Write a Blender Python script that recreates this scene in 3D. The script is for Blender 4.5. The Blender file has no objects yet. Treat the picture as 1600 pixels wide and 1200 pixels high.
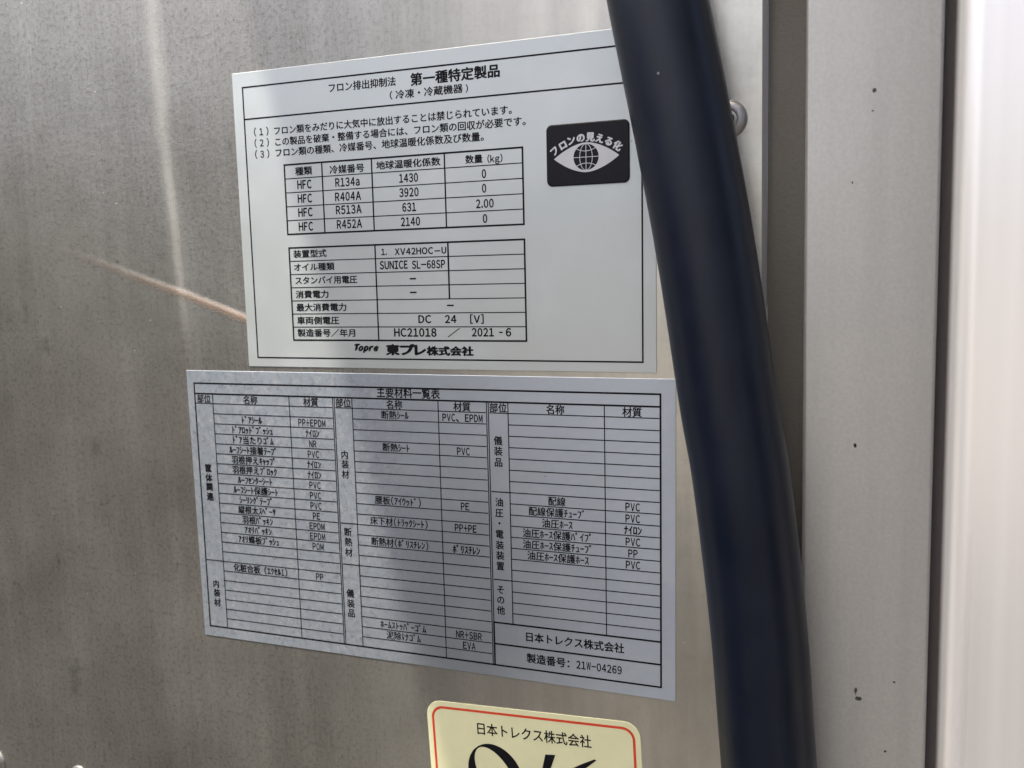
import bpy, math, random
from mathutils import Vector, Matrix
random.seed(7)
SC = bpy.context.scene
COL = SC.collection

# ------------------------------------------------------------------ camera
# plane of the steel wall is y = 0, camera stands on its -y side; x right, z up
F_PX = 1376.104                       # focal length in pixels of a 1600 wide picture
R = Matrix(((0.94027041, 0.03090329, 0.33902291),
            (0.01176864, 0.99232518, -0.12309438),
            (-0.340225, 0.11973184, 0.93269032)))          # rows: right, down, forward, in (x, down, y)
CAM = Vector((0.10206750, -0.27980710, 0.03591955))
def wdir(r):                          # (x, down, into wall) -> world
    return Vector((r[0], r[2], -r[1]))
cam = bpy.data.cameras.new('camera')
cam.sensor_width = 36.0
cam.lens = F_PX / 1600 * 36.0
cam.clip_start = 0.01
cam.clip_end = 3000
cam.dof.use_dof = True
cam.dof.focus_distance = 0.296
cam.dof.aperture_fstop = 19.0
camo = bpy.data.objects.new('camera', cam)
COL.objects.link(camo)
rx, dn, fw = wdir(R[0]), wdir(R[1]), wdir(R[2])
m = Matrix((( rx.x, -dn.x, -fw.x, CAM.x), (rx.y, -dn.y, -fw.y, CAM.y), (rx.z, -dn.z, -fw.z, CAM.z), (0, 0, 0, 1)))
camo.matrix_world = m
SC.camera = camo

def at(px, py, y=0.0):                # point of the photograph on the plane y (metres)
    d = rx * ((px - 800) / F_PX) + dn * ((py - 600) / F_PX) + fw
    return CAM + d * ((y - CAM.y) / d.y)

# ------------------------------------------------------------------ light
sun_dir = Vector((-0.229, -0.27, 1.0)).normalized()       # towards the sun
W = bpy.data.worlds.new('World'); SC.world = W; W.use_nodes = True
nt = W.node_tree; nt.nodes.clear()
sky = nt.nodes.new('ShaderNodeTexSky'); sky.sky_type = 'NISHITA'; sky.sun_disc = False
sky.sun_elevation = math.asin(sun_dir.z)
sky.sun_rotation = math.atan2(sun_dir.x, sun_dir.y)
sky.air_density = 0.7; sky.dust_density = 6.5; sky.ozone_density = 0.1
bg = nt.nodes.new('ShaderNodeBackground'); bg.inputs[1].default_value = 0.15
wo = nt.nodes.new('ShaderNodeOutputWorld')
nt.links.new(sky.outputs[0], bg.inputs[0]); nt.links.new(bg.outputs[0], wo.inputs[0])
sl = bpy.data.lights.new('sun', 'SUN'); sl.energy = 4.2; sl.angle = math.radians(0.55); sl.color = (1.0, 0.945, 0.86)
so = bpy.data.objects.new('sun', sl); COL.objects.link(so)
so.rotation_euler = sun_dir.to_track_quat('Z', 'Y').to_euler()
SC.view_settings.view_transform = 'Standard'; SC.view_settings.look = 'None'
SC.view_settings.exposure = 1.08; SC.view_settings.gamma = 1.0
SC.view_settings.use_curve_mapping = False

# ------------------------------------------------------------------ node helpers
class NT:
    def __init__(s, name):
        s.m = bpy.data.materials.new(name); s.m.use_nodes = True
        s.t = s.m.node_tree; s.t.nodes.clear()
        s.out = s.n('ShaderNodeOutputMaterial')
        s.p = s.n('ShaderNodeBsdfPrincipled')
        s.l(s.p.outputs[0], s.out.inputs[0])
        s.co = s.n('ShaderNodeTexCoord').outputs['Object']
    def n(s, k): return s.t.nodes.new(k)
    def l(s, a, b): s.t.links.new(a, b)
    def set(s, name, v):
        i = s.p.inputs[name]
        if isinstance(v, bpy.types.NodeSocket): s.l(v, i)
        else: i.default_value = v
    def inp(s, i, v):
        if isinstance(v, bpy.types.NodeSocket): s.l(v, i)
        else: i.default_value = v
    def math(s, op, a, b=0.0, c=0.0, clamp=False):
        n = s.n('ShaderNodeMath'); n.operation = op; n.use_clamp = clamp
        for i, v in zip(n.inputs, (a, b, c)): s.inp(i, v)
        return n.outputs[0]
    def map(s, scale=(1, 1, 1), loc=(0, 0, 0), rot=(0, 0, 0)):
        n = s.n('ShaderNodeMapping'); s.l(s.co, n.inputs[0])
        n.inputs['Location'].default_value = loc; n.inputs['Rotation'].default_value = rot; n.inputs['Scale'].default_value = scale
        return n.outputs[0]
    def noise(s, scale, detail=2.0, rough=0.5, vec=None, dist=0.0):
        n = s.n('ShaderNodeTexNoise'); s.l(vec or s.co, n.inputs['Vector'])
        n.inputs['Scale'].default_value = scale; n.inputs['Detail'].default_value = detail
        n.inputs['Roughness'].default_value = rough; n.inputs['Distortion'].default_value = dist
        return n.outputs['Fac']
    def voro(s, scale, vec=None, feature='F1', rnd=1.0):
        n = s.n('ShaderNodeTexVoronoi'); s.l(vec or s.co, n.inputs['Vector']); n.feature = feature
        n.inputs['Scale'].default_value = scale; n.inputs['Randomness'].default_value = rnd
        return n
    def rng(s, v, a, b, c=0.0, d=1.0, smooth=False):
        n = s.n('ShaderNodeMapRange'); n.clamp = True
        if smooth: n.interpolation_type = 'SMOOTHSTEP'
        s.inp(n.inputs[0], v)
        for k, x in zip((1, 2, 3, 4), (a, b, c, d)): n.inputs[k].default_value = x
        return n.outputs[0]
    def mix(s, f, a, b, mode='MIX'):
        n = s.n('ShaderNodeMix'); n.data_type = 'RGBA'; n.blend_type = mode
        s.inp(n.inputs[0], f)
        for i, v in ((6, a), (7, b)):
            if isinstance(v, bpy.types.NodeSocket): s.l(v, n.inputs[i])
            else: n.inputs[i].default_value = (*v[:3], 1)
        return n.outputs[2]
    def bump(s, h, strength=1.0, dist=0.001, prev=None):
        n = s.n('ShaderNodeBump'); s.inp(n.inputs['Strength'], strength); s.inp(n.inputs['Distance'], dist)
        s.l(h, n.inputs['Height'])
        if prev is not None: s.l(prev, n.inputs['Normal'])
        return n.outputs[0]
    def xyz(s):
        n = s.n('ShaderNodeSeparateXYZ'); s.l(s.co, n.inputs[0]); return n.outputs

def flat(name, col, rough=0.5, metal=0.0, bumpy=0.0, var=0.06, scale=200, spec=0.5):
    k = NT(name)
    nz = k.noise(scale, 4, 0.6)
    c = k.mix(k.rng(nz, 0.3, 0.7), tuple(x * (1 - var) for x in col), tuple(min(1, x * (1 + var)) for x in col))
    k.set('Base Color', c); k.set('Metallic', metal)
    k.set('Roughness', k.rng(nz, 0.3, 0.7, rough * 0.92, min(1, rough * 1.08)))
    if bumpy: k.set('Normal', k.bump(nz, 0.5, bumpy))
    k.set('Specular IOR Level', spec)
    return k.m

def line_mask(k, a, b, width, wob=0.0):
    """soft 0..1 profile along the segment a-b on the wall (object x,z)"""
    x, y, z = k.xyz()
    dx, dz = b.x - a.x, b.z - a.z; L = math.hypot(dx, dz); tx, tz = dx / L, dz / L
    nx, nz_ = -tz, tx
    d = k.math('ADD', k.math('MULTIPLY', x, nx), k.math('MULTIPLY', z, nz_))
    d = k.math('SUBTRACT', d, a.x * nx + a.z * nz_)
    t = k.math('SUBTRACT', k.math('ADD', k.math('MULTIPLY', x, tx), k.math('MULTIPLY', z, tz)), a.x * tx + a.z * tz)
    if wob:
        d = k.math('ADD', d, k.math('MULTIPLY', k.math('SUBTRACT', k.noise(25, 2), 0.5), wob))
    return d, k.math('DIVIDE', t, L), L

# --- dusty stainless steel of the wall
STREAK_STEP = -0.0009  # bump step shaped so the painted light streak catches the sun
def steel_wall():
    k = NT('dusty_stainless_steel')
    brush = k.noise(1.0, 3, 0.6, k.map((1500, 1500, 45)))
    film = k.noise(14, 5, 0.62)
    film2 = k.noise(60, 4, 0.6, k.map((1, 1, 0.45)))
    grain = k.noise(560, 5, 0.78)
    grit = k.noise(1500, 3, 0.7)
    x, y, z = k.xyz()
    left = k.rng(x, 0.01, -0.10, 0.12, 1.0, True)
    dim_side = k.mix(k.rng(film, 0.3, 0.7), (0.265, 0.255, 0.215), (0.35, 0.345, 0.30))
    bright_side = k.mix(k.rng(film, 0.3, 0.7), (0.90, 0.85, 0.70), (0.94, 0.92, 0.79))
    c = k.mix(k.rng(x, 0.085, -0.07, 0, 1, True), bright_side, dim_side)  # right side painted lighter, standing for the brighter reflection there
    runs = k.noise(1.0, 3, 0.55, k.map((95, 95, 5)))
    c = k.mix(k.rng(runs, 0.42, 0.72, 0, 0.30), c, (0.25, 0.235, 0.205))
    c = k.mix(k.rng(runs, 0.48, 0.28, 0, 0.22), c, (0.60, 0.58, 0.53))
    for rot, lo_ in ((0.5, 0.70), (-0.9, 0.72), (1.35, 0.70)):      # hair scratches
        hs = k.noise(1.0, 2, 0.5, k.map((900, 900, 14), (0, 0, 0), (0, rot, 0)))
        c = k.mix(k.math('MULTIPLY', k.rng(hs, lo_, lo_ + 0.05, 0, 0.35), k.rng(k.noise(18, 2), 0.5, 0.6)), c, (0.66, 0.64, 0.6))
    c = k.mix(k.rng(film2, 0.35, 0.7, 0, 0.35), c, (0.36, 0.35, 0.32))
    c = k.mix(k.rng(brush, 0.25, 0.75, 0, 0.22), c, (0.62, 0.60, 0.56))
    # dark dust pepper, painted stronger on the left where sun reveals it
    pep = k.rng(grain, 0.50, 0.68, 0, 1)
    c = k.mix(k.math('MULTIPLY', k.math('MULTIPLY', pep, left), 0.7), c, (0.13, 0.125, 0.115))
    spots = k.voro(210).outputs['Distance']
    sp = k.math('MULTIPLY', k.rng(spots, 0.22, 0.10), k.rng(k.noise(35, 3), 0.5, 0.64))
    c = k.mix(k.math('MULTIPLY', k.math('MULTIPLY', sp, left), 0.5), c, (0.14, 0.135, 0.125))
    # pale water-mark rings low on the right
    v = k.voro(95, k.map((1, 1, 0.8))).outputs['Distance']
    ring = k.math('MULTIPLY', k.rng(k.math('ABSOLUTE', k.math('SUBTRACT', v, 0.40)), 0.07, 0.0), k.rng(k.noise(40, 2), 0.46, 0.6))
    low = k.math('MULTIPLY', k.rng(x, 0.030, 0.05), k.rng(z, 0.005, -0.03))
    c = k.mix(k.math('MULTIPLY', k.math('MULTIPLY', ring, low), 0.35), c, (0.62, 0.55, 0.43))
    c = k.mix(k.math('MULTIPLY', k.rng(k.noise(820, 4, 0.8), 0.56, 0.74), k.math('MULTIPLY', left, 0.6)), c, (0.62, 0.60, 0.55))
    c = k.mix(k.math('MULTIPLY', k.rng(k.noise(300, 4, 0.8), 0.55, 0.72), k.math('MULTIPLY', left, 0.45)), c, (0.16, 0.155, 0.14))
    # tiny bright dust grains
    g = k.voro(330); dots = k.rng(g.outputs['Distance'], 0.10, 0.05)
    sel = k.n('ShaderNodeSeparateColor'); k.l(g.outputs['Color'], sel.inputs[0])
    dots = k.math('MULTIPLY', dots, k.math('GREATER_THAN', sel.outputs[0], 0.965))
    c = k.mix(k.math('MULTIPLY', dots, 0.8), c, (0.8, 0.78, 0.72))
    # two dark scuffs
    for (px, py, rx_, rz_) in ((40, 490, 0.0016, 0.006), (70, 540, 0.004, 0.004), (150, 700, 0.003, 0.004), (91, 880, 0.0013, 0.004), (118, 1055, 0.004, 0.010)):
        q = at(px, py)
        e = k.math('ADD', k.math('POWER', k.math('DIVIDE', k.math('SUBTRACT', x, q.x), rx_), 2.0), k.math('POWER', k.math('DIVIDE', k.math('SUBTRACT', z, q.z), rz_), 2.0))
        e = k.math('ADD', e, k.math('MULTIPLY', k.math('SUBTRACT', k.noise(260, 4, 0.7), 0.5), 7.0))
        c = k.mix(k.rng(e, 1.3, -0.5, 0, 0.5), c, (0.12, 0.12, 0.115))
    # warm diagonal glint of light painted in, running down to the upper label
    a, b = at(55, 374), at(425, 512)
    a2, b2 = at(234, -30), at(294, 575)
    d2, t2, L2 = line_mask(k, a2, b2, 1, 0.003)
    run = k.math('MULTIPLY', k.rng(k.math('ABSOLUTE', k.math('ADD', d2, k.math('MULTIPLY', k.math('SUBTRACT', grain, 0.5), 0.002))), 0.0060, 0.0, 0, 1, True), k.rng(t2, 1.0, 0.55, 0.0, 1.0, True))  # mask of the painted light streak
    c = k.mix(k.math('MULTIPLY', run, k.rng(film2, 0.3, 0.6, 0.25, 0.48)), c, (0.74, 0.70, 0.60))      # pale run of reflected light painted into the colour
    d, t, L = line_mask(k, a, b, 1, 0.0018)
    along = k.math('MULTIPLY', k.rng(t, 0.0, 0.95, 0, 1, True), k.rng(t, 1.1, 1.0))
    wid = k.rng(k.math('ABSOLUTE', k.math('ADD', d, k.math('MULTIPLY', k.math('SUBTRACT', grit, 0.5), 0.0022))), 0.0026, 0.0, 0, 1, True)
    sc = k.math('MULTIPLY', wid, along)
    c = k.mix(k.math('MULTIPLY', k.math('MULTIPLY', sc, k.rng(grit, 0.3, 0.6, 0.25, 0.6)), k.rng(grain, 0.3, 0.6, 0.7, 1.0)), c, (0.90, 0.60, 0.38))
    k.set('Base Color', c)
    k.set('Metallic', k.rng(film, 0.3, 0.7, 0.82, 0.72))
    r = k.rng(grain, 0.3, 0.7, 0.27, 0.38)
    k.set('Roughness', r)
    # relief: grain + brush + step and ridge shaped under the painted streak and glint
    h = k.math('ADD', k.math('MULTIPLY', grain, k.math('MULTIPLY', left, 0.00009)), k.math('MULTIPLY', grit, k.math('MULTIPLY', left, 0.00004)))
    h = k.math('ADD', h, k.math('MULTIPLY', brush, 0.000008))
    h = k.math('ADD', h, k.math('MULTIPLY', dots, 0.0001))
    pr = k.rng(d2, -0.0026, 0.0026, 0, 1, True)
    h = k.math('ADD', h, k.math('MULTIPLY', pr, k.math('MULTIPLY', k.rng(t2, 1.0, 0.7, 0, STREAK_STEP, True), k.rng(t2, 0.3, 0.6, 0, 1, True))))
    h = k.math('ADD', h, k.math('MULTIPLY', sc, 0.0003))
    h = k.math('ADD', h, k.math('MULTIPLY', film, 0.0006))
    k.set('Normal', k.bump(h, 1.0, 1.0))
    return k.m

def foil(name, dusty, tint):
    k = NT(name)
    f = k.noise(45, 4, 0.6); f2 = k.noise(420, 3, 0.7); sm = k.noise(9, 3, 0.5)
    c = k.mix(k.rng(sm, 0.3, 0.7), tint, tuple(x * 0.94 for x in tint))
    x, y, z = k.xyz()
    if dusty:
        lf = k.rng(x, 0.105, 0.06, 0.1, 1.0, True)
        blot = k.math('MULTIPLY', k.rng(k.noise(260, 4, 0.7, k.map((1, 1, 1), (0, 0, 0), (0, 0.5, 0))), 0.52, 0.68), lf)
        c = k.mix(k.math('MULTIPLY', blot, 0.7), c, (0.74, 0.75, 0.76))
        c = k.mix(k.math('MULTIPLY', k.rng(f2, 0.5, 0.75), k.math('MULTIPLY', lf, 0.7)), c, (0.27, 0.29, 0.33))
    bl = k.math('MULTIPLY', k.rng(f, 0.50, 0.75), 0.12)
    c = k.mix(bl, c, (0.8, 0.8, 0.8))
    sp = k.voro(160); sel = k.n('ShaderNodeSeparateColor'); k.l(sp.outputs['Color'], sel.inputs[0])
    dirt = k.math('MULTIPLY', k.rng(sp.outputs['Distance'], 0.06, 0.03), k.math('GREATER_THAN', sel.outputs[0], 0.93))
    c = k.mix(k.math('MULTIPLY', dirt, 0.7), c, (0.1, 0.1, 0.1))
    k.set('Base Color', c); k.set('Metallic', k.math('MINIMUM', k.rng(x, 0.11, 0.06, 0.80, 0.68), k.rng(x, 0.12, 0.18, 0.80, 0.45)) if dusty else 0.5)
    k.set('Roughness', k.rng(f, 0.3, 0.7, 0.30, 0.38) if dusty else k.rng(f, 0.3, 0.7, 0.32, 0.42))
    h = k.math('ADD', k.math('MULTIPLY', f2, 0.00006 if dusty else 0.000015), k.math('MULTIPLY', sm, 0.0012))
    k.set('Normal', k.bump(h, 1.0, 1.0))
    return k.m

def specked(name, col, rough, metal, spots=True, grain_h=0.00006, marks=()):
    k = NT(name)
    g = k.noise(900, 3, 0.7); f = k.noise(22, 4, 0.6)
    c = k.mix(k.rng(g, 0.35, 0.68), tuple(x * 1.03 for x in col), tuple(x * 0.92 for x in col))
    c = k.mix(k.rng(f, 0.4, 0.7, 0, 0.35), c, tuple(x * 0.85 for x in col))
    if spots:
        sp = k.voro(75); sel = k.n('ShaderNodeSeparateColor'); k.l(sp.outputs['Color'], sel.inputs[0])
        e = k.math('ADD', sp.outputs['Distance'], k.math('MULTIPLY', k.math('SUBTRACT', k.noise(700, 3), 0.5), 0.12))
        dirt = k.math('MULTIPLY', k.rng(e, 0.055, 0.035), k.math('GREATER_THAN', sel.outputs[1], 0.965))
        c = k.mix(k.math('MULTIPLY', dirt, 0.85), c, (0.05, 0.045, 0.04))
        c = k.mix(k.math('MULTIPLY', k.math('MULTIPLY', k.rng(sp.outputs['Distance'], 0.05, 0.02), k.math('LESS_THAN', sel.outputs[0], 0.08)), 0.6), c, (0.8, 0.8, 0.78))
    x, y, z = k.xyz(); mk = 0.0
    for (px, py, rx_, rz_) in marks:
        q = at(px, py, -0.002); rx_ *= 0.75; rz_ *= 0.75
        e = k.math('ADD', k.math('POWER', k.math('DIVIDE', k.math('SUBTRACT', x, q.x), rx_), 2.0), k.math('POWER', k.math('DIVIDE', k.math('SUBTRACT', z, q.z), rz_), 2.0))
        e = k.math('ADD', e, k.math('MULTIPLY', k.math('SUBTRACT', k.noise(900, 3), 0.5), 4.0))
        me_ = k.rng(e, 1.0, 0.7); mk = me_ if mk == 0.0 else k.math('MAXIMUM', mk, me_)
        c = k.mix(me_, c, (0.02, 0.018, 0.015))
    if marks:
        st = k.noise(1.0, 3, 0.6, k.map((160, 160, 6)))
        c = k.mix(k.rng(st, 0.45, 0.75, 0, 0.22), c, tuple(x * 0.7 for x in col))
    k.set('Base Color', c); k.set('Metallic', k.math('MULTIPLY', metal, k.math('SUBTRACT', 1.0, mk)))
    k.set('Roughness', k.math('ADD', k.rng(f, 0.3, 0.7, rough * 0.9, rough * 1.1), k.math('MULTIPLY', mk, 0.5)))
    k.set('Normal', k.bump(g, 1.0, grain_h))
    return k.m

def hose_mat():
    k = NT('blue_black_rubber')
    f = k.noise(60, 4, 0.6); g = k.noise(1400, 3, 0.6)
    c = k.mix(k.rng(f, 0.35, 0.7), (0.0018, 0.0052, 0.0140), (0.0026, 0.0066, 0.0180))
    c = k.mix(k.math('MULTIPLY', k.rng(k.noise(1.0, 5, 0.7, k.map((120, 120, 30))), 0.5, 0.8), 0.07), c, (0.06, 0.064, 0.07))
    sp = k.voro(230); sel = k.n('ShaderNodeSeparateColor'); k.l(sp.outputs['Color'], sel.inputs[0])
    dots = k.math('MULTIPLY', k.rng(sp.outputs['Distance'], 0.10, 0.05), k.math('GREATER_THAN', sel.outputs[0], 0.93))
    c = k.mix(k.math('MULTIPLY', dots, 0.6), c, (0.4, 0.42, 0.42))
    k.set('Base Color', c); k.set('Roughness', k.rng(f, 0.3, 0.7, 0.35, 0.45))
    k.set('Specular IOR Level', 0.45)
    k.set('Normal', k.bump(k.math('ADD', g, k.math('MULTIPLY', k.noise(30, 3), 6)), 1.0, 0.00003))
    return k.m

def brushed_post():
    k = NT('brushed_bright_aluminium')
    b = k.noise(1.0, 3, 0.6, k.map((260, 260, 2.5)))
    f = k.noise(30, 3)
    c = k.mix(k.rng(b, 0.3, 0.7), (0.78, 0.765, 0.745), (0.88, 0.865, 0.85))
    sp = k.voro(90); sel = k.n('ShaderNodeSeparateColor'); k.l(sp.outputs['Color'], sel.inputs[0])
    c = k.mix(k.math('MULTIPLY', k.rng(sp.outputs['Distance'], 0.05, 0.02), k.math('GREATER_THAN', sel.outputs[0], 0.93)), c, (0.5, 0.48, 0.46))
    k.set('Base Color', c); k.set('Metallic', 0.62); k.set('Roughness', k.rng(b, 0.3, 0.7, 0.26, 0.36))
    k.set('Normal', k.bump(b, 0.6, 0.00004))
    return k.m

def concrete():
    k = NT('worn_concrete')
    f = k.noise(0.7, 6, 0.6); g = k.noise(30, 4, 0.7)
    c = k.mix(k.rng(f, 0.3, 0.7), (0.10, 0.092, 0.08), (0.14, 0.13, 0.112))
    c = k.mix(k.rng(g, 0.4, 0.7, 0, 0.3), c, (0.07, 0.065, 0.06))
    k.set('Base Color', c); k.set('Roughness', 0.9); k.set('Normal', k.bump(g, 0.5, 0.004))
    return k.m

M = dict(
    steel=steel_wall(),
    foil_up=foil('satin_silver_foil', False, (0.575, 0.62, 0.605)),
    foil_low=foil('dusty_silver_foil', True, (0.53, 0.60, 0.66)),
    ink=flat('black_print', (0.008, 0.008, 0.010), 0.5, var=0.2, spec=0.12),
    ink_grey=flat('silver_print', (0.55, 0.56, 0.56), 0.45, 0.4),
    blackplate=flat('black_gloss_vinyl', (0.007, 0.006, 0.009), 0.35, var=0.15, spec=0.22),
    cream=flat('cream_vinyl', (0.71, 0.71, 0.44), 0.42, var=0.04, scale=60),
    red=flat('red_print', (0.62, 0.06, 0.025), 0.4),
    lip=specked('raw_sheet_edge', (0.42, 0.42, 0.42), 0.45, 0.5, False),
    seal=specked('dusty_dark_sealant', (0.15, 0.142, 0.118), 0.7, 0.0, True, 0.0002),
    trim=specked('matt_grey_aluminium', (0.665, 0.66, 0.615), 0.42, 0.5, True, 0.00004, ((1366, 141, 0.0008, 0.0008), (1364, 173, 0.0005, 0.0003), (1336, 696, 0.0006, 0.0009), (1337, 1078, 0.0006, 0.0018), (1341, 1092, 0.0013, 0.0010), (1397, 1066, 0.0005, 0.0005), (1383, 1174, 0.0005, 0.0005), (1332, 285, 0.0004, 0.0006))),
    rubber=specked('dark_brown_rubber', (0.115, 0.098, 0.092), 0.6, 0.0, False),
    post=brushed_post(),
    hose=hose_mat(),
    rivet=flat('cast_aluminium', (0.40, 0.385, 0.36), 0.36, 0.8, 0.0002, 0.1, 500),
    hole=flat('dark_hole', (0.01, 0.01, 0.01), 0.8),
    white=flat('white_painted_steel', (0.75, 0.75, 0.73), 0.45, 0.0, 0, 0.03, 10),
    ground=concrete(),
)

# ------------------------------------------------------------------ mesh helpers
def mesh_obj(name, verts, faces, mat, parent=None, smooth=False):
    me = bpy.data.meshes.new(name); me.from_pydata([tuple(v) for v in verts], [], faces); me.update()
    me.materials.append(mat)
    if smooth:
        for p in me.polygons: p.use_smooth = True
    o = bpy.data.objects.new(name, me); COL.objects.link(o)
    if parent is not None: o.parent = parent
    return o
def empty(name, loc, rot=(0, 0, 0)):
    o = bpy.data.objects.new(name, None); COL.objects.link(o); o.location = loc; o.rotation_euler = rot
    o.empty_display_size = 0.02
    return o
def tag(o, label=None, cat=None, group=None, kind=None):
    for a, b in (('label', label), ('category', cat), ('group', group), ('kind', kind)):
        if b: o[a] = b
    return o
def box_v(x0, x1, y0, y1, z0, z1):
    v = [(x, y, z) for x in (x0, x1) for y in (y0, y1) for z in (z0, z1)]
    f = [(0, 1, 3, 2), (4, 6, 7, 5), (0, 4, 5, 1), (2, 3, 7, 6), (0, 2, 6, 4), (1, 5, 7, 3)]
    return v, f
def box(name, x0, x1, y0, y1, z0, z1, mat, parent=None, bevel=0.0, seg=3):
    v, f = box_v(x0, x1, y0, y1, z0, z1)
    o = mesh_obj(name, v, f, mat, parent)
    if bevel:
        b = o.modifiers.new('b', 'BEVEL'); b.width = bevel; b.segments = seg; b.limit_method = 'ANGLE'
        for p in o.data.polygons: p.use_smooth = True
        w = o.modifiers.new('w', 'WEIGHTED_NORMAL'); w.keep_sharp = True
    return o
def prism(name, prof, z0, z1, mat, parent=None, smooth=False):
    """profile in (x,y), extruded along z"""
    n = len(prof)
    v = [(x, y, z0) for x, y in prof] + [(x, y, z1) for x, y in prof]
    f = [(i, (i + 1) % n, n + (i + 1) % n, n + i) for i in range(n)] + [tuple(range(n))[::-1], tuple(range(n, 2 * n))]
    o = mesh_obj(name, v, f, mat, parent)
    if smooth:
        for p in o.data.polygons[:n]: p.use_smooth = True
        o.data.set_sharp_from_angle(angle=math.radians(35))
    return o
def round_rect(x0, y0, x1, y1, r, seg=8):
    pts = []
    for (cx, cy, a0) in ((x1 - r, y1 - r, 0), (x0 + r, y1 - r, 90), (x0 + r, y0 + r, 180), (x1 - r, y0 + r, 270)):
        for i in range(seg + 1):
            a = math.radians(a0 + 90 * i / seg); pts.append((cx + r * math.cos(a), cy + r * math.sin(a)))
    return pts
def plate(name, pts, t0, t1, mat, parent, chamfer=0.0):
    """a plate in label space (u right, v down): outline pts, back at t0, front at t1 (height off the wall)"""
    n = len(pts); V = [(u, -t0, -v) for u, v in pts]
    if chamfer:
        cu = sum(p[0] for p in pts) / n; cv = sum(p[1] for p in pts) / n
        W_ = max(abs(p[0] - cu) for p in pts); H_ = max(abs(p[1] - cv) for p in pts)
        V += [(u, -(t1 - chamfer * 0.5), -v) for u, v in pts]
        V += [(cu + (u - cu) * (1 - chamfer / W_), -t1, -(cv + (v - cv) * (1 - chamfer / H_))) for u, v in pts]
        rings = 3
    else:
        V += [(u, -t1, -v) for u, v in pts]; rings = 2
    Fc = []
    for k in range(rings - 1):
        for i in range(n):
            j = (i + 1) % n; Fc.append((k * n + i, k * n + j, (k + 1) * n + j, (k + 1) * n + i))
    Fc.append(tuple(range((rings - 1) * n, rings * n)))
    return mesh_obj(name, V, Fc, mat, parent)

# --- print: glyphs are taken from Blender's built-in font as thin flat faces
_g = {}
def glyph(ch, bold=0.0):
    bold += 0.017
    key = (ch, bold)
    if key not in _g:
        # Latin characters are taken from the full-width block: their shapes match the Japanese gothic face
        c = bpy.data.curves.new('g', 'FONT'); c.body = chr(ord(ch) + 0xFEE0) if 0x21 <= ord(ch) <= 0x7e else ch; c.resolution_u = 3
        o = bpy.data.objects.new('g', c); COL.objects.link(o)
        me = bpy.data.meshes.new_from_object(o.evaluated_get(bpy.context.evaluated_depsgraph_get()))
        vs = [(v.co.x, v.co.y) for v in me.vertices]; fs = [tuple(p.vertices) for p in me.polygons]
        bpy.data.objects.remove(o); bpy.data.curves.remove(c); bpy.data.meshes.remove(me)
        if bold:                          # heavier stroke: the same shape laid a few times, a hair apart
            V0, F0 = vs, fs; vs = []; fs = []
            for q, (a, b) in enumerate(((-1, 0), (1, 0), (0, -.8), (0, .8), (.7, .6), (-.7, -.6))):
                k = len(vs); vs += [(x + a * bold, y + b * bold) for x, y in V0]; fs += [tuple(i + k for i in f) for f in F0]
        _g[key] = (vs, fs)
    return _g[key]
HALF = set(chr(i) for i in range(0xff61, 0xffa0)) | set(chr(i) for i in range(0x20, 0x7f))
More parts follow.
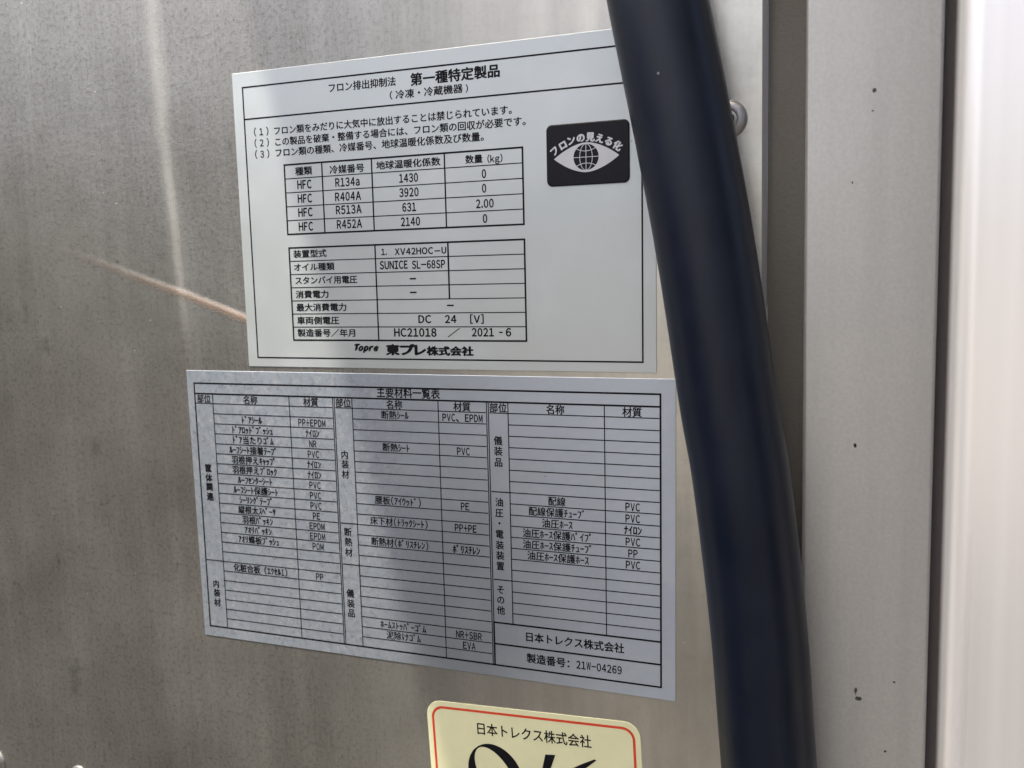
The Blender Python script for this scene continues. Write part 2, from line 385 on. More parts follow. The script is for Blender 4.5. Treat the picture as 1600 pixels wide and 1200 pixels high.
class Print:
    """gathers flat print in label space: u right, v down"""
    def __init__(s): s.v = []; s.f = []
    def rect(s, u0, v0, u1, v1):
        b = len(s.v); s.v += [(u0, v0), (u1, v0), (u1, v1), (u0, v1)]; s.f.append((b, b + 3, b + 2, b + 1))
    def hline(s, u0, u1, v, w): s.rect(u0, v - w / 2, u1, v + w / 2)
    def vline(s, u, v0, v1, w): s.rect(u - w / 2, v0, u + w / 2, v1)
    def put(s, ch, cu, base, sx, sy, bold=0.0, ang=0.0, shear=0.0, gx=None):
        vs, fs = glyph(ch, bold)
        if not vs: return
        if gx is None: gx = 0.5
        b = len(s.v); ca, sa = math.cos(ang), math.sin(ang)
        for (x, y) in vs:
            x = (x - gx) + shear * y
            X = x * sx; Y = (y - 0.0) * sy
            s.v.append((cu + ca * X + sa * Y, base - (-sa * X + ca * Y)))
        s.f += [tuple(b + i for i in f) for f in fs]
    def cells(s, txt, u0, u1, vc, em, bold=0.0, asc=0.86):
        """monospaced setting between u0 and u1, centred on vc"""
        n = sum(1 if c in HALF else 2 for c in txt)
        half = (u1 - u0) / n; u = u0; base = vc + 0.37 * em
        for c in txt:
            w = half if c in HALF else 2 * half
            vs, _ = glyph(c, bold)
            if vs:
                x0 = min(p[0] for p in vs); x1 = max(p[0] for p in vs); iw = x1 - x0
                if c in HALF and ord(c) < 0x80:
                    sx = min(em * 0.95, asc * half / max(iw, 0.01)); s.put(c, u + w / 2, base, sx, em, bold, gx=(x0 + x1) / 2)
                elif c in HALF:
                    s.put(c, u + w / 2, base, 2 * half, em, bold, gx=0.25)
                else:
                    s.put(c, u + w / 2, base, w, em, bold, gx=0.5)
            u += w
    def prop(s, txt, u0, u1, vc, em, bold=0.0, shear=0.0, gap=0.07):
        """proportional setting stretched to u0..u1 (by ink); em sets the height"""
        x = 0; lay = []
        for c in txt:
            vs, _ = glyph(c, bold)
            if not vs: x += 0.28; continue
            a = min(p[0] for p in vs); b_ = max(p[0] for p in vs)
            lay.append((c, x, a)); x += (b_ - a) + gap
        tot = x - gap + shear * 0.69; sx = (u1 - u0) / tot; base = vc + 0.345 * em
        for c, px_, a in lay: s.put(c, u0 + px_ * sx, base, sx, em, bold, 0.0, shear, gx=a)
    def build(s, name, mat, parent, t):
        # each face a hair above the last one, so that overlapping strokes never share a plane
        lift = [t] * len(s.v)
        for i, f in enumerate(s.f):
            for j in f: lift[j] = t + (i * 7 % 97) * 1e-8 + (j // 3 % 41) * 2e-7
        o = mesh_obj(name, [(u, -lift[i], -v) for i, (u, v) in enumerate(s.v)], s.f, mat, parent)
        return o

# ------------------------------------------------------------------ the truck wall and what it borders on
ZB, ZT = -1.3, 1.45
ground = box('ground', -60, 60, -80, 40, -1.75, -1.5, M['ground']); tag(ground, kind='structure')

xe = at(1193, 450).x                            # free edge of the steel sheet
wall = empty('steel_body_wall', (0, 0, 0))
tag(wall, 'dusty brushed stainless steel wall sheet carrying the silver labels', 'wall panel')
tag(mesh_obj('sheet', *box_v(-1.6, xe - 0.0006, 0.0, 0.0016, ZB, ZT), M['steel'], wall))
prism('sheet_edge', [(xe - 0.0006, 0.0), (xe + 0.0008, 0.0012), (xe + 0.0008, 0.0040), (xe - 0.0006, 0.0040)], ZB, ZT, M['lip'], wall)

x2 = at(1256, 450, -0.002).x; x3 = at(1466, 450, -0.002).x
gap = box('sealant_strip', xe + 0.0008, x2 + 0.001, 0.0046, 0.012, ZB, ZT, M['seal'])
tag(gap, 'dark dusty sealant strip running down beside the steel sheet edge', 'sealant')
trim = box('corner_trim', x2, x3, -0.002, 0.016, ZB, ZT, M['trim'], None, 0.0012, 4)
tag(trim, 'matt light grey aluminium corner trim with small dark dirt specks', 'trim')
# dark channel between the trim and the next panel, then the bright rail standing off the wall, nearest the camera
ch = box('rubber_channel', x3 + 0.0004, x3 + 0.06, 0.004, 0.014, ZB, ZT, M['rubber'])
tag(ch, 'dark brown rubber channel between the grey trim and the bright post', 'rubber seal')
yp = -0.138
xpf = at(1499, 450, yp).x
post = empty('aluminium_post', (0, 0, 0)); tag(post, 'bright brushed aluminium post at the far right, out of focus', 'post')
box('profile', xpf, xpf + 0.085, yp, yp + 0.012, ZB, ZT, M['post'], post, 0.0022, 5)
for z_ in (-0.9, -0.45, 0.45, 0.9):
    box('bracket', xpf + 0.03, xpf + 0.055, yp + 0.0118, 0.0038, z_ - 0.02, z_ + 0.02, M['trim'], post)

# unseen cooling unit added above the view, shaped to shade the labels' right
zb = 1.05
ul = at(410, 110); ll = at(640, 1010); sl_ = (ll.x - ul.x) / (ul.z - ll.z)
xl = ul.x - (zb - ul.z) * sl_
unit = empty('shade_unit', (0, 0, zb)); tag(unit, 'unseen white cooling box added above the labels to cast their shade', 'shade caster')
box('shade_casing', xl, xl + 1.5, -0.365, -0.001, 0, 0.39, M['white'], unit)
for i in range(8):
    box('shade_louvre', xl + 0.1, xl + 1.3, -0.374, -0.3655, 0.05 + i * 0.035, 0.068 + i * 0.035, M['white'], unit)

# unseen dark panels added behind and beside the camera to darken reflections
blocker_mat = flat('dark_blocker_paint', (0.035, 0.036, 0.04), 0.4, var=0.1, scale=5)
tag(box('rear_blocker', -0.79, 0.61, -1.70, -1.60, -1.2, -0.42, blocker_mat, None, 0.01, 3), 'low dark panel added unseen behind the camera to darken reflections', 'reflection blocker')
for x0_, x1_, zt_, lab in ((-0.86, -0.80, 0.24, 'dark side panel added unseen on the left to darken reflections'), (0.62, 0.68, 0.75, 'dark side panel added unseen on the right to darken reflections')):
    tag(box('side_blocker', x0_, x1_, -1.65, -0.12, -1.2, zt_, blocker_mat, None, 0.008, 3), lab, 'side reflection blocker', 'added side panels that darken reflections')

# ------------------------------------------------------------------ rivets
def rivet(px, py, r, label):
    c = at(px, py)
    e = empty('rivet', (c.x, 0, c.z)); tag(e, label, 'rivet')
    prof = [(0.0, 0.0004), (0.22, 0.0004), (0.26, 0.0011), (0.34, 0.0014), (0.46, 0.00125), (0.54, 0.00135), (0.80, 0.0011), (0.93, 0.0007), (1.0, 0.0003), (1.0, -0.0004)]
    n = 40; V = []; Fc = []
    for (q, h) in prof:
        for i in range(n):
            a = 2 * math.pi * i / n; V.append((q * r * math.cos(a), -h * r / 0.0055, q * r * math.sin(a)))
    for k in range(len(prof) - 1):
        for i in range(n):
            j = (i + 1) % n; Fc.append((k * n + i, k * n + j, (k + 1) * n + j, (k + 1) * n + i))
    mesh_obj('head', V, Fc, M['rivet'], e, True).data.set_sharp_from_angle(angle=math.radians(24))
    mesh_obj('mandrel_hole', [(0.215 * r * math.cos(2 * math.pi * i / 16), -0.0005 * r / 0.0055, 0.215 * r * math.sin(2 * math.pi * i / 16)) for i in range(16)], [tuple(range(16))], M['hole'], e)
    return e
rivet(1138, 187, 0.0057, 'pop rivet half hidden behind the black hose near the steel sheet edge')
r2 = rivet(-4, 1189, 0.0050, 'sunlit rivet cut by the lower left corner of the view')
r3 = rivet(124, 1211, 0.0045, 'sunlit rivet just peeking over the bottom edge, left of the cream sticker')
for a in (r2, r3): a['group'] = 'rivets low on the steel wall'

# ------------------------------------------------------------------ the labels
def label_root(name, ox, oy, th):              # origin of the printed frame, (x, down) metres, angle clockwise
    return empty(name, (ox, 0, -oy), (0, th, 0))
class Loc:
    def __init__(s, ox, oy, th): s.o = (ox, oy); s.c = math.cos(th); s.s = math.sin(th)
    def __call__(s, px, py):
        q = at(px, py); dx, dy = q.x - s.o[0], -q.z - s.o[1]
        return (s.c * dx + s.s * dy, -s.s * dx + s.c * dy)
    def span(s, x0, y0, x1, y1, h):             # text box in the photo -> u0,u1,v,em
        a = s(x0, y0); b = s(x1, y1); mx, my = (x0 + x1) / 2, (y0 + y1) / 2
        t = s(mx, my - h / 2); q = s(mx, my + h / 2)
        return a[0], b[0], (a[1] + b[1]) / 2, q[1] - t[1]
mm = 0.001

# ---- upper label
TO = (-0.100952178, -0.107719289, 0.0088929)
T = Loc(*TO)
up = label_root('refrigerant_label', *TO)
tag(up, 'upper silver label with refrigerant table and black eye emblem', 'label')
plate('foil_sheet', [(-4.3 * mm, -5.3 * mm), (151.4 * mm, -5.3 * mm), (151.4 * mm, 102.2 * mm), (-4.3 * mm, 102.2 * mm)], -0.0001, 0.00022, M['foil_up'], up, 0.0001)
t_ = 0.00026
P = Print(); FW, FH = 146.98 * mm, 98.78 * mm; lw = 0.55 * mm
P.hline(-lw / 2, FW + lw / 2, 0, lw); P.hline(-lw / 2, FW + lw / 2, FH, lw); P.vline(0, lw / 2, FH - lw / 2, lw); P.vline(FW, lw / 2, FH - lw / 2, lw)
P.hline(lw / 2, FW - lw / 2, 11.29 * mm, lw)
P.build('frame_line', M['ink'], up, t_)
def table(P, u0, v0, u1, v1, vs, cols, thick, thin):
    P.hline(u0 - thick / 2, u1 + thick / 2, v0, thick); P.hline(u0 - thick / 2, u1 + thick / 2, v1, thick)
    P.vline(u0, v0 + thick / 2, v1 - thick / 2, thick); P.vline(u1, v0 + thick / 2, v1 - thick / 2, thick)
    for v in vs: P.hline(u0 + thick / 2, u1 - thick / 2, v, thin)
P = Print()
a0, b0, a1, b1 = 16.05 * mm, 28.59 * mm, 107.48 * mm, 53.42 * mm; pt = (b1 - b0) / 5
table(P, a0, b0, a1, b1, [b0 + pt * i for i in range(1, 5)], [], 0.62 * mm, 0.34 * mm)
P.build('refrigerant_table', M['ink'], up, t_)
for u in (31.7, 51.7, 79.5):
    P = Print(); P.vline(u * mm, b0, b1, 0.52 * mm); P.build('column_line', M['ink'], up, t_ + 0.00002)
c0, d0, c1, d1 = 16.23 * mm, 58.35 * mm, 107.53 * mm, 92.13 * mm; p2 = (d1 - d0) / 7
P = Print(); P.vline(51.7 * mm, d0, d1, 0.52 * mm); P.build('column_line', M['ink'], up, t_ + 0.00002)
P = Print(); P.vline(79.8 * mm, d0, d0 + 4 * p2, 0.6 * mm)
P.build('column_line', M['ink'], up, t_ + 0.00002)
P = Print()
table(P, c0, d0, c1, d1, [d0 + p2 * i for i in range(1, 7)], [], 0.62 * mm, 0.34 * mm)
P.build('device_table', M['ink'], up, t_)

def Z1(x, y): return (350 + x / 3.2, 40 + y / 3.2)
def Z3(x, y): return (380 + x / 3.404, 340 + y / 3.404)
def tx(P, Z, s, x0, y0, x1, y1, h, bold=0.0, mode='cells', **k):
    A = Z(x0, y0); B_ = Z(x1, y1); sc = 3.2 if Z is Z1 else 3.404
    u0, u1, v, em = T(*A)[0], T(*B_)[0], 0, 0
    u0, u1, v, em = T.span(A[0], A[1], B_[0], B_[1], h / sc)
    getattr(P, mode)(s, u0, u1, v, em, bold, **k)
P = Print(); bd = 0.012
tx(P, Z1, 'フロン排出抑制法', 520, 308, 862, 285, 49, 0.008)
tx(P, Z1, '第一種特定製品', 932, 266, 1383, 231, 68, 0.02)
tx(P, Z1, '（', 800, 352, 845, 350, 44, 0.008); tx(P, Z1, '冷凍・冷蔵機器', 858, 343, 1196, 318, 48, 0.008); tx(P, Z1, '）', 1208, 315, 1250, 312, 44, 0.008)
P.build('heading_text', M['ink'], up, t_)
P = Print()
for n_, s, x0, y0, x1, y1, q in (('1', 'フロン類をみだりに大気中に放出することは禁じられています。', 248, 522, 1470, 424, 0),
                               ('2', 'この製品を破棄・整備する場合には、フロン類の回収が必要です。', 252, 578, 1540, 480, 0),
                               ('3', 'フロン類の種類、冷媒番号、地球温暖化係数及び数量。', 255, 634, 1330, 556, 0)):
    tx(P, Z1, '(' + n_ + ')', 142 + 3 * (int(n_) - 1), y0 + 11, 234 + 2 * (int(n_) - 1), y0 + 7, 46, 0.006, asc=0.6)
    tx(P, Z1, s, x0, y0, x1, y1, 47, 0.008)
P.build('notice_text', M['ink'], up, t_)
P = Print()
for s, x0, y0, x1, y1 in (('種類', 357, 729, 442, 725), ('冷媒番号', 529, 720, 704, 713), ('地球温暖化係数', 762, 697, 1084, 683), ('数量', 1207, 670, 1295, 666)):
    tx(P, Z1, s, x0, y0, x1, y1, 45, bd)
tx(P, Z1, '(kg)', 1318, 668, 1394, 664, 44, bd, 'prop')
hgt = 56
for i, y in enumerate((796, 866, 935, 1006)): tx(P, Z1, 'HFC', 368 + 2.5 * i, y, 440 + 2.5 * i, y - 1, hgt, 0.02, 'prop', gap=.1)
for s, x0, x1, y in (('R134a', 558, 680, 783), ('R404A', 557, 687, 855), ('R513A', 561, 690, 921), ('R452A', 566, 692, 993)): tx(P, Z1, s, x0, y + 2, x1, y - 2, hgt, 0.02, 'prop', gap=.1)
for s, x0, x1, y in (('1430', 877, 972, 763), ('3920', 878, 975, 835), ('631', 893, 962, 909), ('2140', 886, 982, 981)): tx(P, Z1, s, x0, y + 1, x1, y - 1, hgt, 0.02, 'prop', gap=.1)
for s, x0, x1, y in (('0', 1290, 1312, 742), ('0', 1291, 1313, 815), ('2.00', 1261, 1350, 891), ('0', 1295, 1318, 966)): tx(P, Z1, s, x0, y, x1, y, hgt, 0.02, 'prop', gap=.1)
P.build('refrigerant_text', M['ink'], up, t_)
P = Print()
for s, x0, x1, y in (('装置型式', 268, 446, 192), ('オイル種類', 270, 487, 262), ('スタンバイ用電圧', 276, 610, 332), ('消費電力', 281, 459, 408), ('最大消費電力', 284, 554, 477), ('車両側電圧', 288, 514, 547), ('製造番号／年月', 291, 605, 613)):
    tx(P, Z3, s, x0, y + 2, x1, y - 2, 44, bd)
for s, x0, y0, x1, y1, h, b in (('1.', 736, 184, 766, 183, 44, .02), ('XV42HOC', 808, 182, 1012, 177, 46, .022), ('−', 1018, 178, 1050, 177, 46, .02), ('U', 1056, 175, 1082, 174, 46, .022),
                         ('SUNICE', 728, 254, 877, 252, 56, .02), ('SL-68SP', 899, 251, 1076, 249, 56, .02), ('−', 887, 326, 922, 325, 60, .02), ('−', 888, 399, 925, 398, 60, .02), ('−', 1085, 468, 1122, 467, 60, .02),
                         ('DC', 933, 541, 1003, 541, 54, .022), ('24', 1074, 541, 1136, 541, 54, .022), ('[V]', 1208, 541, 1281, 541, 52, .022),
                         ('HC21018', 804, 612, 1030, 612, 57, .024), ('／', 1088, 612, 1156, 612, 50, .01), ('2021', 1217, 611, 1335, 611, 57, .024), ('-', 1362, 612, 1382, 612, 57, .02), ('6', 1398, 611, 1427, 611, 57, .024)):
    if s == '／': tx(P, Z3, s, x0, y0, x1, y1, h, b)
    else: tx(P, Z3, s, x0, y0, x1, y1, h, b, 'prop', gap=.08)
P.build('device_text', M['ink'], up, t_)
P = Print()
def ZB_(x, y): return (530 + x / 6.957, 525 + y / 6.957)
def brand(s, x0, y, x1, h, bold, mode, **k):
    A = ZB_(x0, y); B_ = ZB_(x1, y); u0, u1, v, em = T.span(A[0], A[1], B_[0], B_[1], h / 6.957)
    getattr(P, mode)(s, u0, u1, v, em, bold, **k)
brand('T', 152, 123, 234, 84, .11, 'prop', shear=.3)
brand('opre', 206, 130, 440, 84, .10, 'prop', shear=.3, gap=.03)
brand('東', 512, 150, 660, 122, .045, 'cells'); brand('プ', 648, 150, 822, 128, .05, 'cells'); brand('レ', 795, 152, 955, 134, .05, 'cells')
brand('株式会社', 955, 164, 1464, 106, .042, 'cells')
P.build('maker_name', M['ink'], up, t_)

# eye emblem sticker on the upper label
eo = T(919, 240)
eye = empty('eye_emblem_sticker', (0, 0, 0)); eye.parent = up
pl = plate('black_plate', round_rect(115.8 * mm, 22.3 * mm, 143.1 * mm, 41.8 * mm, 1.9 * mm, 8), 0.00015, 0.0006, M['blackplate'], up, 0.0003)
bpy.data.objects.remove(eye)
def E_(x, y):  return T(840 + x / 8.569, 170 + y / 8.569)
P = Print()
L_ = E_(228, 678); R__ = E_(1098, 612); cu, cv = (L_[0] + R__[0]) / 2, (L_[1] + R__[1]) / 2
hw = (R__[0] - L_[0]) / 2; hh = (E_(655, 850)[1] - E_(655, 452)[1]) / 2; cv = (E_(655, 850)[1] + E_(655, 452)[1]) / 2
pts = []
N = 40
def lens(x): return (1 - abs(x) ** 1.75) * 0.97 + 0.03 * (1 - x * x) ** 0.5
for i in range(N + 1): x = -1 + 2 * i / N; pts.append((cu + hw * x, cv - hh * lens(x)))
for i in range(1, N): x = 1 - 2 * i / N; pts.append((cu + hw * x, cv + hh * lens(x)))
b = len(P.v); P.v += pts; P.f.append(tuple(range(b, b + len(pts)))[::-1])
P.build('eye_shape', M['ink_grey'], pl, 0.00063)
gu, gv = E_(655, 648); gr = (E_(824, 640)[0] - E_(487, 655)[0]) / 2; gvr = (E_(655, 825)[1] - E_(655, 472)[1]) / 2
P = Print(); b = len(P.v)
P.v += [(gu + gr * math.cos(2 * math.pi * i / 48), gv + gvr * math.sin(2 * math.pi * i / 48)) for i in range(48)]; P.f.append(tuple(range(b, b + 48)))
P.build('globe_disc', M['blackplate'], pl, 0.00066)
P = Print(); w = 0.20 * mm
def ribbon(P, pts, w):
    b = len(P.v); n = len(pts)
    for i, (x, y) in enumerate(pts):
        a = pts[max(0, i - 1)]; c = pts[min(n - 1, i + 1)]; dx, dy = c[0] - a[0], c[1] - a[1]; l = math.hypot(dx, dy) or 1
        P.v += [(x - dy / l * w / 2, y + dx / l * w / 2), (x + dy / l * w / 2, y - dx / l * w / 2)]
    for i in range(n - 1): P.f.append((b + 2 * i, b + 2 * i + 1, b + 2 * i + 3, b + 2 * i + 2))
for q in (-.5, 0, .5):
    ribbon(P, [(gu + gr * q * math.cos(a), gv + gvr * math.sin(a)) for a in [math.pi * (-.5 + i / 20) for i in range(21)]], w)
ribbon(P, [(gu - gr, gv), (gu + gr, gv)], w)
for sg in (-1, 1):
    ribbon(P, [(gu + gr * x, gv + sg * gvr * (0.66 - 0.2 * (1 - (x / .76) ** 2) * 1.0)) for x in [-.76 + 1.52 * i / 14 for i in range(15)]], w)
P.build('globe_grid', M['ink_grey'], pl, 0.00069)
P = Print()
for ch, x, y, a in (('フ', 232, 568, -42), ('ロ', 345, 490, -30), ('ン', 455, 425, -20), ('の', 583, 390, -9), ('見', 712, 378, 0), ('え', 838, 397, 12), ('る', 962, 435, 22), ('化', 1078, 495, 32)):
    q = E_(x, y); em = 2.95 * mm; a = math.radians(a + 3)
    P.put(ch, q[0] - math.sin(a) * 0.38 * em, q[1] + math.cos(a) * 0.38 * em, em, em, 0.04, a)
P.build('arched_text', M['ink_grey'], pl, 0.00063)

# ---- lower label
BO = (-0.132420276, 0.00116204, 0.00842025)
Bq = Loc(*BO)
lo = label_root('material_list_label', *BO)
tag(lo, 'lower silver label with a dense three-column material list table', 'label')
plate('foil_sheet', [(-3.4 * mm, -5.0 * mm), (188.1 * mm, -5.0 * mm), (187.9 * mm, 103.4 * mm), (-2.9 * mm, 103.3 * mm)], -0.0001, 0.00022, M['foil_low'], lo, 0.0001)
FWb, t0b, t1b, FHb = 183.12 * mm, 4.086 * mm, 7.883 * mm, 99.09 * mm; pb = (FHb - t1b) / 23
V = lambda r: t1b + r * pb
P = Print(); lw = 0.62 * mm
P.hline(-lw / 2, FWb + lw / 2, 0, lw); P.hline(-lw / 2, FWb + lw / 2, FHb, lw); P.vline(0, lw / 2, FHb - lw / 2, lw); P.vline(FWb, lw / 2, FHb - lw / 2, lw)
P.hline(lw / 2, FWb - lw / 2, t0b, lw)
P.vline(123.6 * mm, V(19) - lw / 2, FHb - lw / 2, lw); P.hline(123.6 * mm + lw / 2, FWb - lw / 2, V(19), lw); P.hline(123.6 * mm + lw / 2, FWb - lw / 2, V(21), lw)
P.build('frame_line', M['ink'], lo, t_)
th_ = 0.33 * mm
G = ((0, 8.4, 43.2, 62.0), (62.7, 70.1, 104.6, 122.9), (123.6, 130.8, 164.6, 183.12))
P = Print()
for gi, g in enumerate(G):
    rows = 19 if gi == 2 else 23
    P.hline(g[0] * mm + th_, g[3] * mm - th_, t1b, th_)
    for r in range(1, rows):
        P.hline(g[1] * mm, g[3] * mm - th_, V(r), th_)
    for r in ((16,), (11, 15), (7, 15))[gi]: P.hline(g[0] * mm + th_, g[1] * mm, V(r), th_ * 1.2)
P.build('row_line', M['ink'], lo, t_ + 0.00002)
P = Print()
for gi, g in enumerate(G):
    vend = V(19) - lw / 2 if gi == 2 else FHb - lw / 2
    P.vline(g[1] * mm, t0b, vend, th_); P.vline(g[2] * mm, t0b, vend, th_)
P.vline(62.0 * mm, t0b, FHb - lw / 2, th_); P.vline(62.7 * mm, t0b, FHb - lw / 2, th_)
P.vline(122.9 * mm, t0b, FHb - lw / 2, th_); P.vline(123.6 * mm, t0b, V(19) - lw / 2, th_)
P.build('column_line', M['ink'], lo, t_ + 0.00004)
def cell(P, s, g, col, r, half, em, bold=0.006, dv=0.0):
    n = sum(1 if c in HALF else 2 for c in s); u = (g[col] + g[col + 1]) / 2 * mm; w = n * half * mm
    P.cells(s, u - w / 2, u + w / 2, V(r + .5) + dv, em * mm, bold)
names = ({1: 'ﾄﾞｱｼｰﾙ', 2: 'ﾄﾞｱﾛｯﾄﾞﾌﾞｯｼｭ', 3: 'ﾄﾞｱ当たりｺﾞﾑ', 4: 'ﾙｰﾌｼｰﾄ接着ﾃｰﾌﾟ', 5: '羽根押えｷｬｯﾌﾟ', 6: '羽根押えﾌﾞﾛｯｸ', 7: 'ﾙｰﾌｾﾝﾀｰｼｰﾄ', 8: 'ﾙｰﾌｼｰﾄ保護ｼｰﾄ', 9: 'ｼｰﾘﾝｸﾞﾃｰﾌﾟ', 10: '縦根太ｽﾍﾟｰｻ', 11: '羽根ﾊﾟｯｷﾝ', 12: 'ｱｵﾘﾊﾟｯｷﾝ', 13: 'ｱｵﾘ蝶板ﾌﾞｯｼｭ', 16: '化粧合板 (ｴｸｾﾙ1)'},
         {0: '断熱ｼｰﾙ', 3: '断熱ｼｰﾄ', 8: '腰板(ｱｲｳｯﾄﾞ)', 10: '床下材(ﾄﾗｯｸｼｰﾄ)', 12: '断熱材(ﾎﾟﾘｽﾁﾚﾝ)', 20: 'ﾎｰﾑｽﾄｯﾊﾟｰｺﾞﾑ', 21: '泥除けｺﾞﾑ'},
         {7: '配線', 8: '配線保護ﾁｭｰﾌﾞ', 9: '油圧ﾎｰｽ', 10: '油圧ﾎｰｽ保護ﾊﾟｲﾌﾟ', 11: '油圧ﾎｰｽ保護ﾁｭｰﾌﾞ', 12: '油圧ﾎｰｽ保護ﾎｰｽ'})
mats = ({1: 'PP+EPDM', 2: 'ﾅｲﾛﾝ', 3: 'NR', 4: 'PVC', 5: 'ﾅｲﾛﾝ', 6: 'ﾅｲﾛﾝ', 7: 'PVC', 8: 'PVC', 9: 'PVC', 10: 'PE', 11: 'EPDM', 12: 'EPDM', 13: 'POM', 16: 'PP'},
        {0: 'PVC、EPDM', 3: 'PVC', 8: 'PE', 10: 'PP+PE', 12: 'ﾎﾟﾘｽﾁﾚﾝ', 20: 'NR+SBR', 21: 'EVA'},
        {7: 'PVC', 8: 'PVC', 9: 'ﾅｲﾛﾝ', 10: 'PVC', 11: 'PP', 12: 'PVC'})
for gi, g in enumerate(G):
    P = Print(); b_ = 0.016 if gi == 0 else 0.006
    for r, s in names[gi].items(): cell(P, s, g, 1, r, 1.58, 3.35, b_, 0.05 * mm)
    P.build('name_text', M['ink'], lo, t_)
for gi, g in enumerate(G):
    P = Print()
    for r, s in mats[gi].items(): cell(P, s, g, 2, r, 1.52 if s[0] in 'ﾅﾎ' else 1.72, 3.5, 0.014, 0.15 * mm)
    P.build('material_text', M['ink'], lo, t_)
P = Print()
for g in G:
    for c, s in ((0, '部位'), (1, '名称'), (2, '材質')):
        u = (g[c] + g[c + 1]) / 2 * mm; w = 6.6 * mm
        P.cells(s, u - w / 2, u + w / 2, (t0b + t1b) / 2 + .1 * mm, 3.4 * mm, 0.008)
P.build('header_text', M['ink'], lo, t_)
P = Print()
a = Bq(588.5, 612.6); b = Bq(688, 615); P.cells('主要材料一覧表', a[0], b[0], (a[1] + b[1]) / 2, 4.2 * mm, 0.008)
P.build('heading_text', M['ink'], lo, t_)
for s, pts, em, bd_ in (('筐体関連', ((326, 731), (327, 746.5), (328, 760.5), (329, 775.6)), 3.4, .03), ('内装材', ((338.4, 912), (339.7, 926), (340.6, 941)), 3.4, .02),
                   ('内装材', ((539, 710.6), (540, 725.6), (540.3, 741)), 3.4, .008), ('断熱材', ((544, 831), (545, 846.5), (545.5, 862.8)), 3.5, .008), ('儀装品', ((547.8, 926.9), (548.7, 942.5), (549.6, 957.5)), 3.5, .01),
                   ('儀装品', ((778.6, 688.6), (778.9, 704.8), (779.2, 722.2)), 3.4, .008), ('油圧・電装装置', ((780.5, 784.6), (780.6, 801.3), (780.8, 817.5), (781, 834.4), (781.5, 851.5), (782, 867.8), (782.2, 884.1)), 3.3, .008),
                   ('その他', ((782.7, 921), (782.8, 936.9), (783.2, 953.2)), 3.3, .008)):
    P = Print()
    for ch, (x, y) in zip(s, pts):
        u, v = Bq(x, y); P.put(ch, u, v + .37 * em * mm, em * .95 * mm, em * mm, bd_, gx=.5)
    P.build('section_text', M['ink'], lo, t_)
P = Print()
a = Bq(820, 993.4); b = Bq(976, 1014); P.cells('日本トレクス株式会社', a[0], b[0], (a[1] + b[1]) / 2, 3.7 * mm, 0.012)
a = Bq(823, 1028.4); b = Bq(972.5, 1046.2); P.cells('製造番号：21W-04269', a[0], b[0], (a[1] + b[1]) / 2, 3.7 * mm, 0.012)
P.build('maker_text', M['ink'], lo, t_)

# ---- cream sticker, cut by the bottom of the picture
q0 = at(667, 1110)
OO = (-0.0378, 0.1170, -0.0265 + 0.0)
a = at(690, 1096); b = at(975, 1128); OK_TH = math.atan2(-(b.z - a.z), b.x - a.x)
OO = (at(667, 1112).x, -a.z, OK_TH)
K = Loc(*OO)
ok = label_root('approval_sticker', *OO)
tag(ok, 'cream sticker with red border line and big black OK, below the labels', 'sticker')
SW = K(1001.5, 1156)[0]; SH = 0.072
plate('vinyl_sheet', round_rect(0, 0, SW, SH, 0.0058, 10), -0.0001, 0.00022, M['cream'], ok, 0.0001)
P = Print()
o1 = round_rect(0.0019, 0.0019, SW - 0.0019, SH - 0.0019, 0.0046, 10); o2 = round_rect(0.0028, 0.0028, SW - 0.0028, SH - 0.0028, 0.0038, 10)
n = len(o1); P.v += o1 + o2; P.f += [(i, n + i, n + (i + 1) % n, (i + 1) % n) for i in range(n)]
P.build('border_line', M['red'], ok, t_)
P = Print()
def Z8(x, y): return (660 + x / 4.444, 1090 + y / 4.444)
a = K(*Z8(370, 212)); b = K(*Z8(1176, 305)); P.cells('日本トレクス株式会社', a[0], b[0], (a[1] + b[1]) / 2, 5.0 * mm, 0.0)
P.build('company_text', M['ink'], ok, t_)
P = Print()
# big O: tilted outer oval minus a narrower one (thick-and-thin stroke); K with flared strokes
ocu, ocv = K(*Z8(512, 545)); OW, OH = 0.0205 * 1.0, 0.0135
def oval(cu, cv, rw, rh, tilt, n=60):
    r = []
    for i in range(n):
        t = 2 * math.pi * i / n; x, y = rw * math.cos(t), rh * math.sin(t)
        r.append((cu + x * math.cos(tilt) - y * math.sin(tilt), cv + x * math.sin(tilt) + y * math.cos(tilt)))
    return r
O_a = oval(ocu, ocv, 0.0104, 0.0126, math.radians(-22)); O_b = oval(ocu + 0.0001, ocv - 0.0001, 0.0062, 0.0119, math.radians(-30))
n = len(O_a); b0_ = len(P.v); P.v += O_a + O_b; P.f += [(b0_ + i, b0_ + n + i, b0_ + n + (i + 1) % n, b0_ + (i + 1) % n) for i in range(n)]
def poly(pts):
    b = len(P.v); P.v += pts; P.f.append(tuple(range(b, b + len(pts))))
P.build('large_letter', M['ink'], ok, t_)
P = Print()
kk = [K(*Z8(*q)) for q in ((855, 392), (925, 396), (868, 560), (862, 700), (790, 700))]
poly(kk); 
k2 = [K(*Z8(*q)) for q in ((1196, 426), (1210, 434), (1150, 478), (1050, 540), (930, 630), (866, 600), (1000, 508), (1100, 462))]
poly(k2)
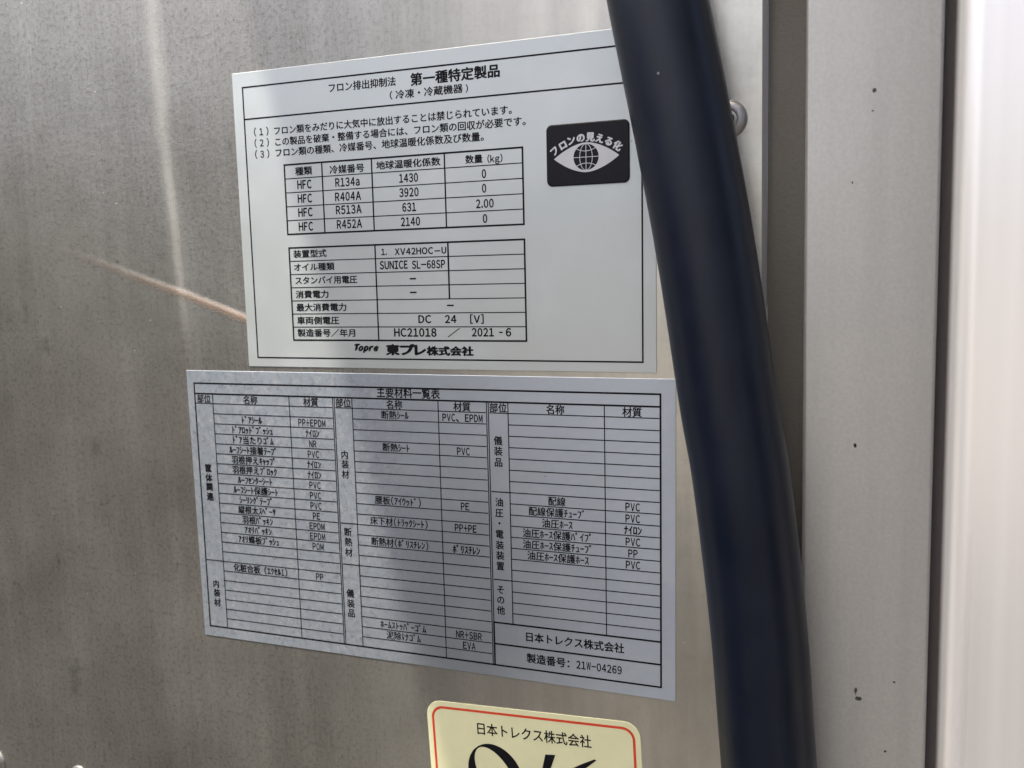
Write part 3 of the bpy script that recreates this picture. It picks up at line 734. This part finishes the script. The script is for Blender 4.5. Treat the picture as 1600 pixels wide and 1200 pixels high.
k3 = [K(*Z8(*q)) for q in ((905, 575), (950, 560), (1060, 700), (1010, 702))]
poly(k3)
P.build('large_letter', M['ink'], ok, t_ + 0.00002)

# ------------------------------------------------------------------ the hose
def tube(name, pts, rad, mat, parent=None, n=40):
    # Catmull-Rom through pts
    path = []
    for i in range(len(pts) - 1):
        p0 = pts[max(0, i - 1)]; p1 = pts[i]; p2_ = pts[i + 1]; p3 = pts[min(len(pts) - 1, i + 2)]
        for s in range(12):
            t = s / 12
            path.append(0.5 * ((2 * p1) + (p2_ - p0) * t + (2 * p0 - 5 * p1 + 4 * p2_ - p3) * t * t + (3 * p1 - p0 - 3 * p2_ + p3) * t ** 3))
    path.append(pts[-1]); Vv = []; Fc = []
    for i, p in enumerate(path):
        tn = (path[min(i + 1, len(path) - 1)] - path[max(i - 1, 0)]).normalized()
        e1 = tn.cross(Vector((0, 1, 0))).normalized(); e2 = tn.cross(e1)
        for j in range(n):
            a = 2 * math.pi * j / n; Vv.append(p + (e1 * math.cos(a) + e2 * math.sin(a)) * rad)
    for i in range(len(path) - 1):
        for j in range(n):
            k = (j + 1) % n; Fc.append((i * n + j, i * n + k, (i + 1) * n + k, (i + 1) * n + j))
    Fc.append(tuple(range(n))[::-1]); Fc.append(tuple(range((len(path) - 1) * n, len(path) * n)))
    return mesh_obj(name, Vv, Fc, mat, parent, True)
yh = -0.0160
hp = [at(x, y, yh) for x, y in ((1033, 30), (1070, 215), (1103.5, 400), (1137, 625), (1158, 750), (1184, 975), (1201, 1200))]
topd = (hp[0] - hp[1]).normalized(); botd = (hp[-1] - hp[-2]).normalized()
hp = [Vector((hp[0].x - 0.14, -0.10, 1.048)), Vector((hp[0].x - 0.11, -0.03, 0.6)), hp[0] + topd * 0.12] + hp + [hp[-1] + botd * 0.12, hp[-1] + Vector((0.03, 0, -0.5)), hp[-1] + Vector((0.05, 0, -1.1))]
hose = tube('coolant_hose', hp, 0.0142, M['hose'])
tag(hose, 'thick blue-black rubber hose sagging across the labels right side', 'hose')
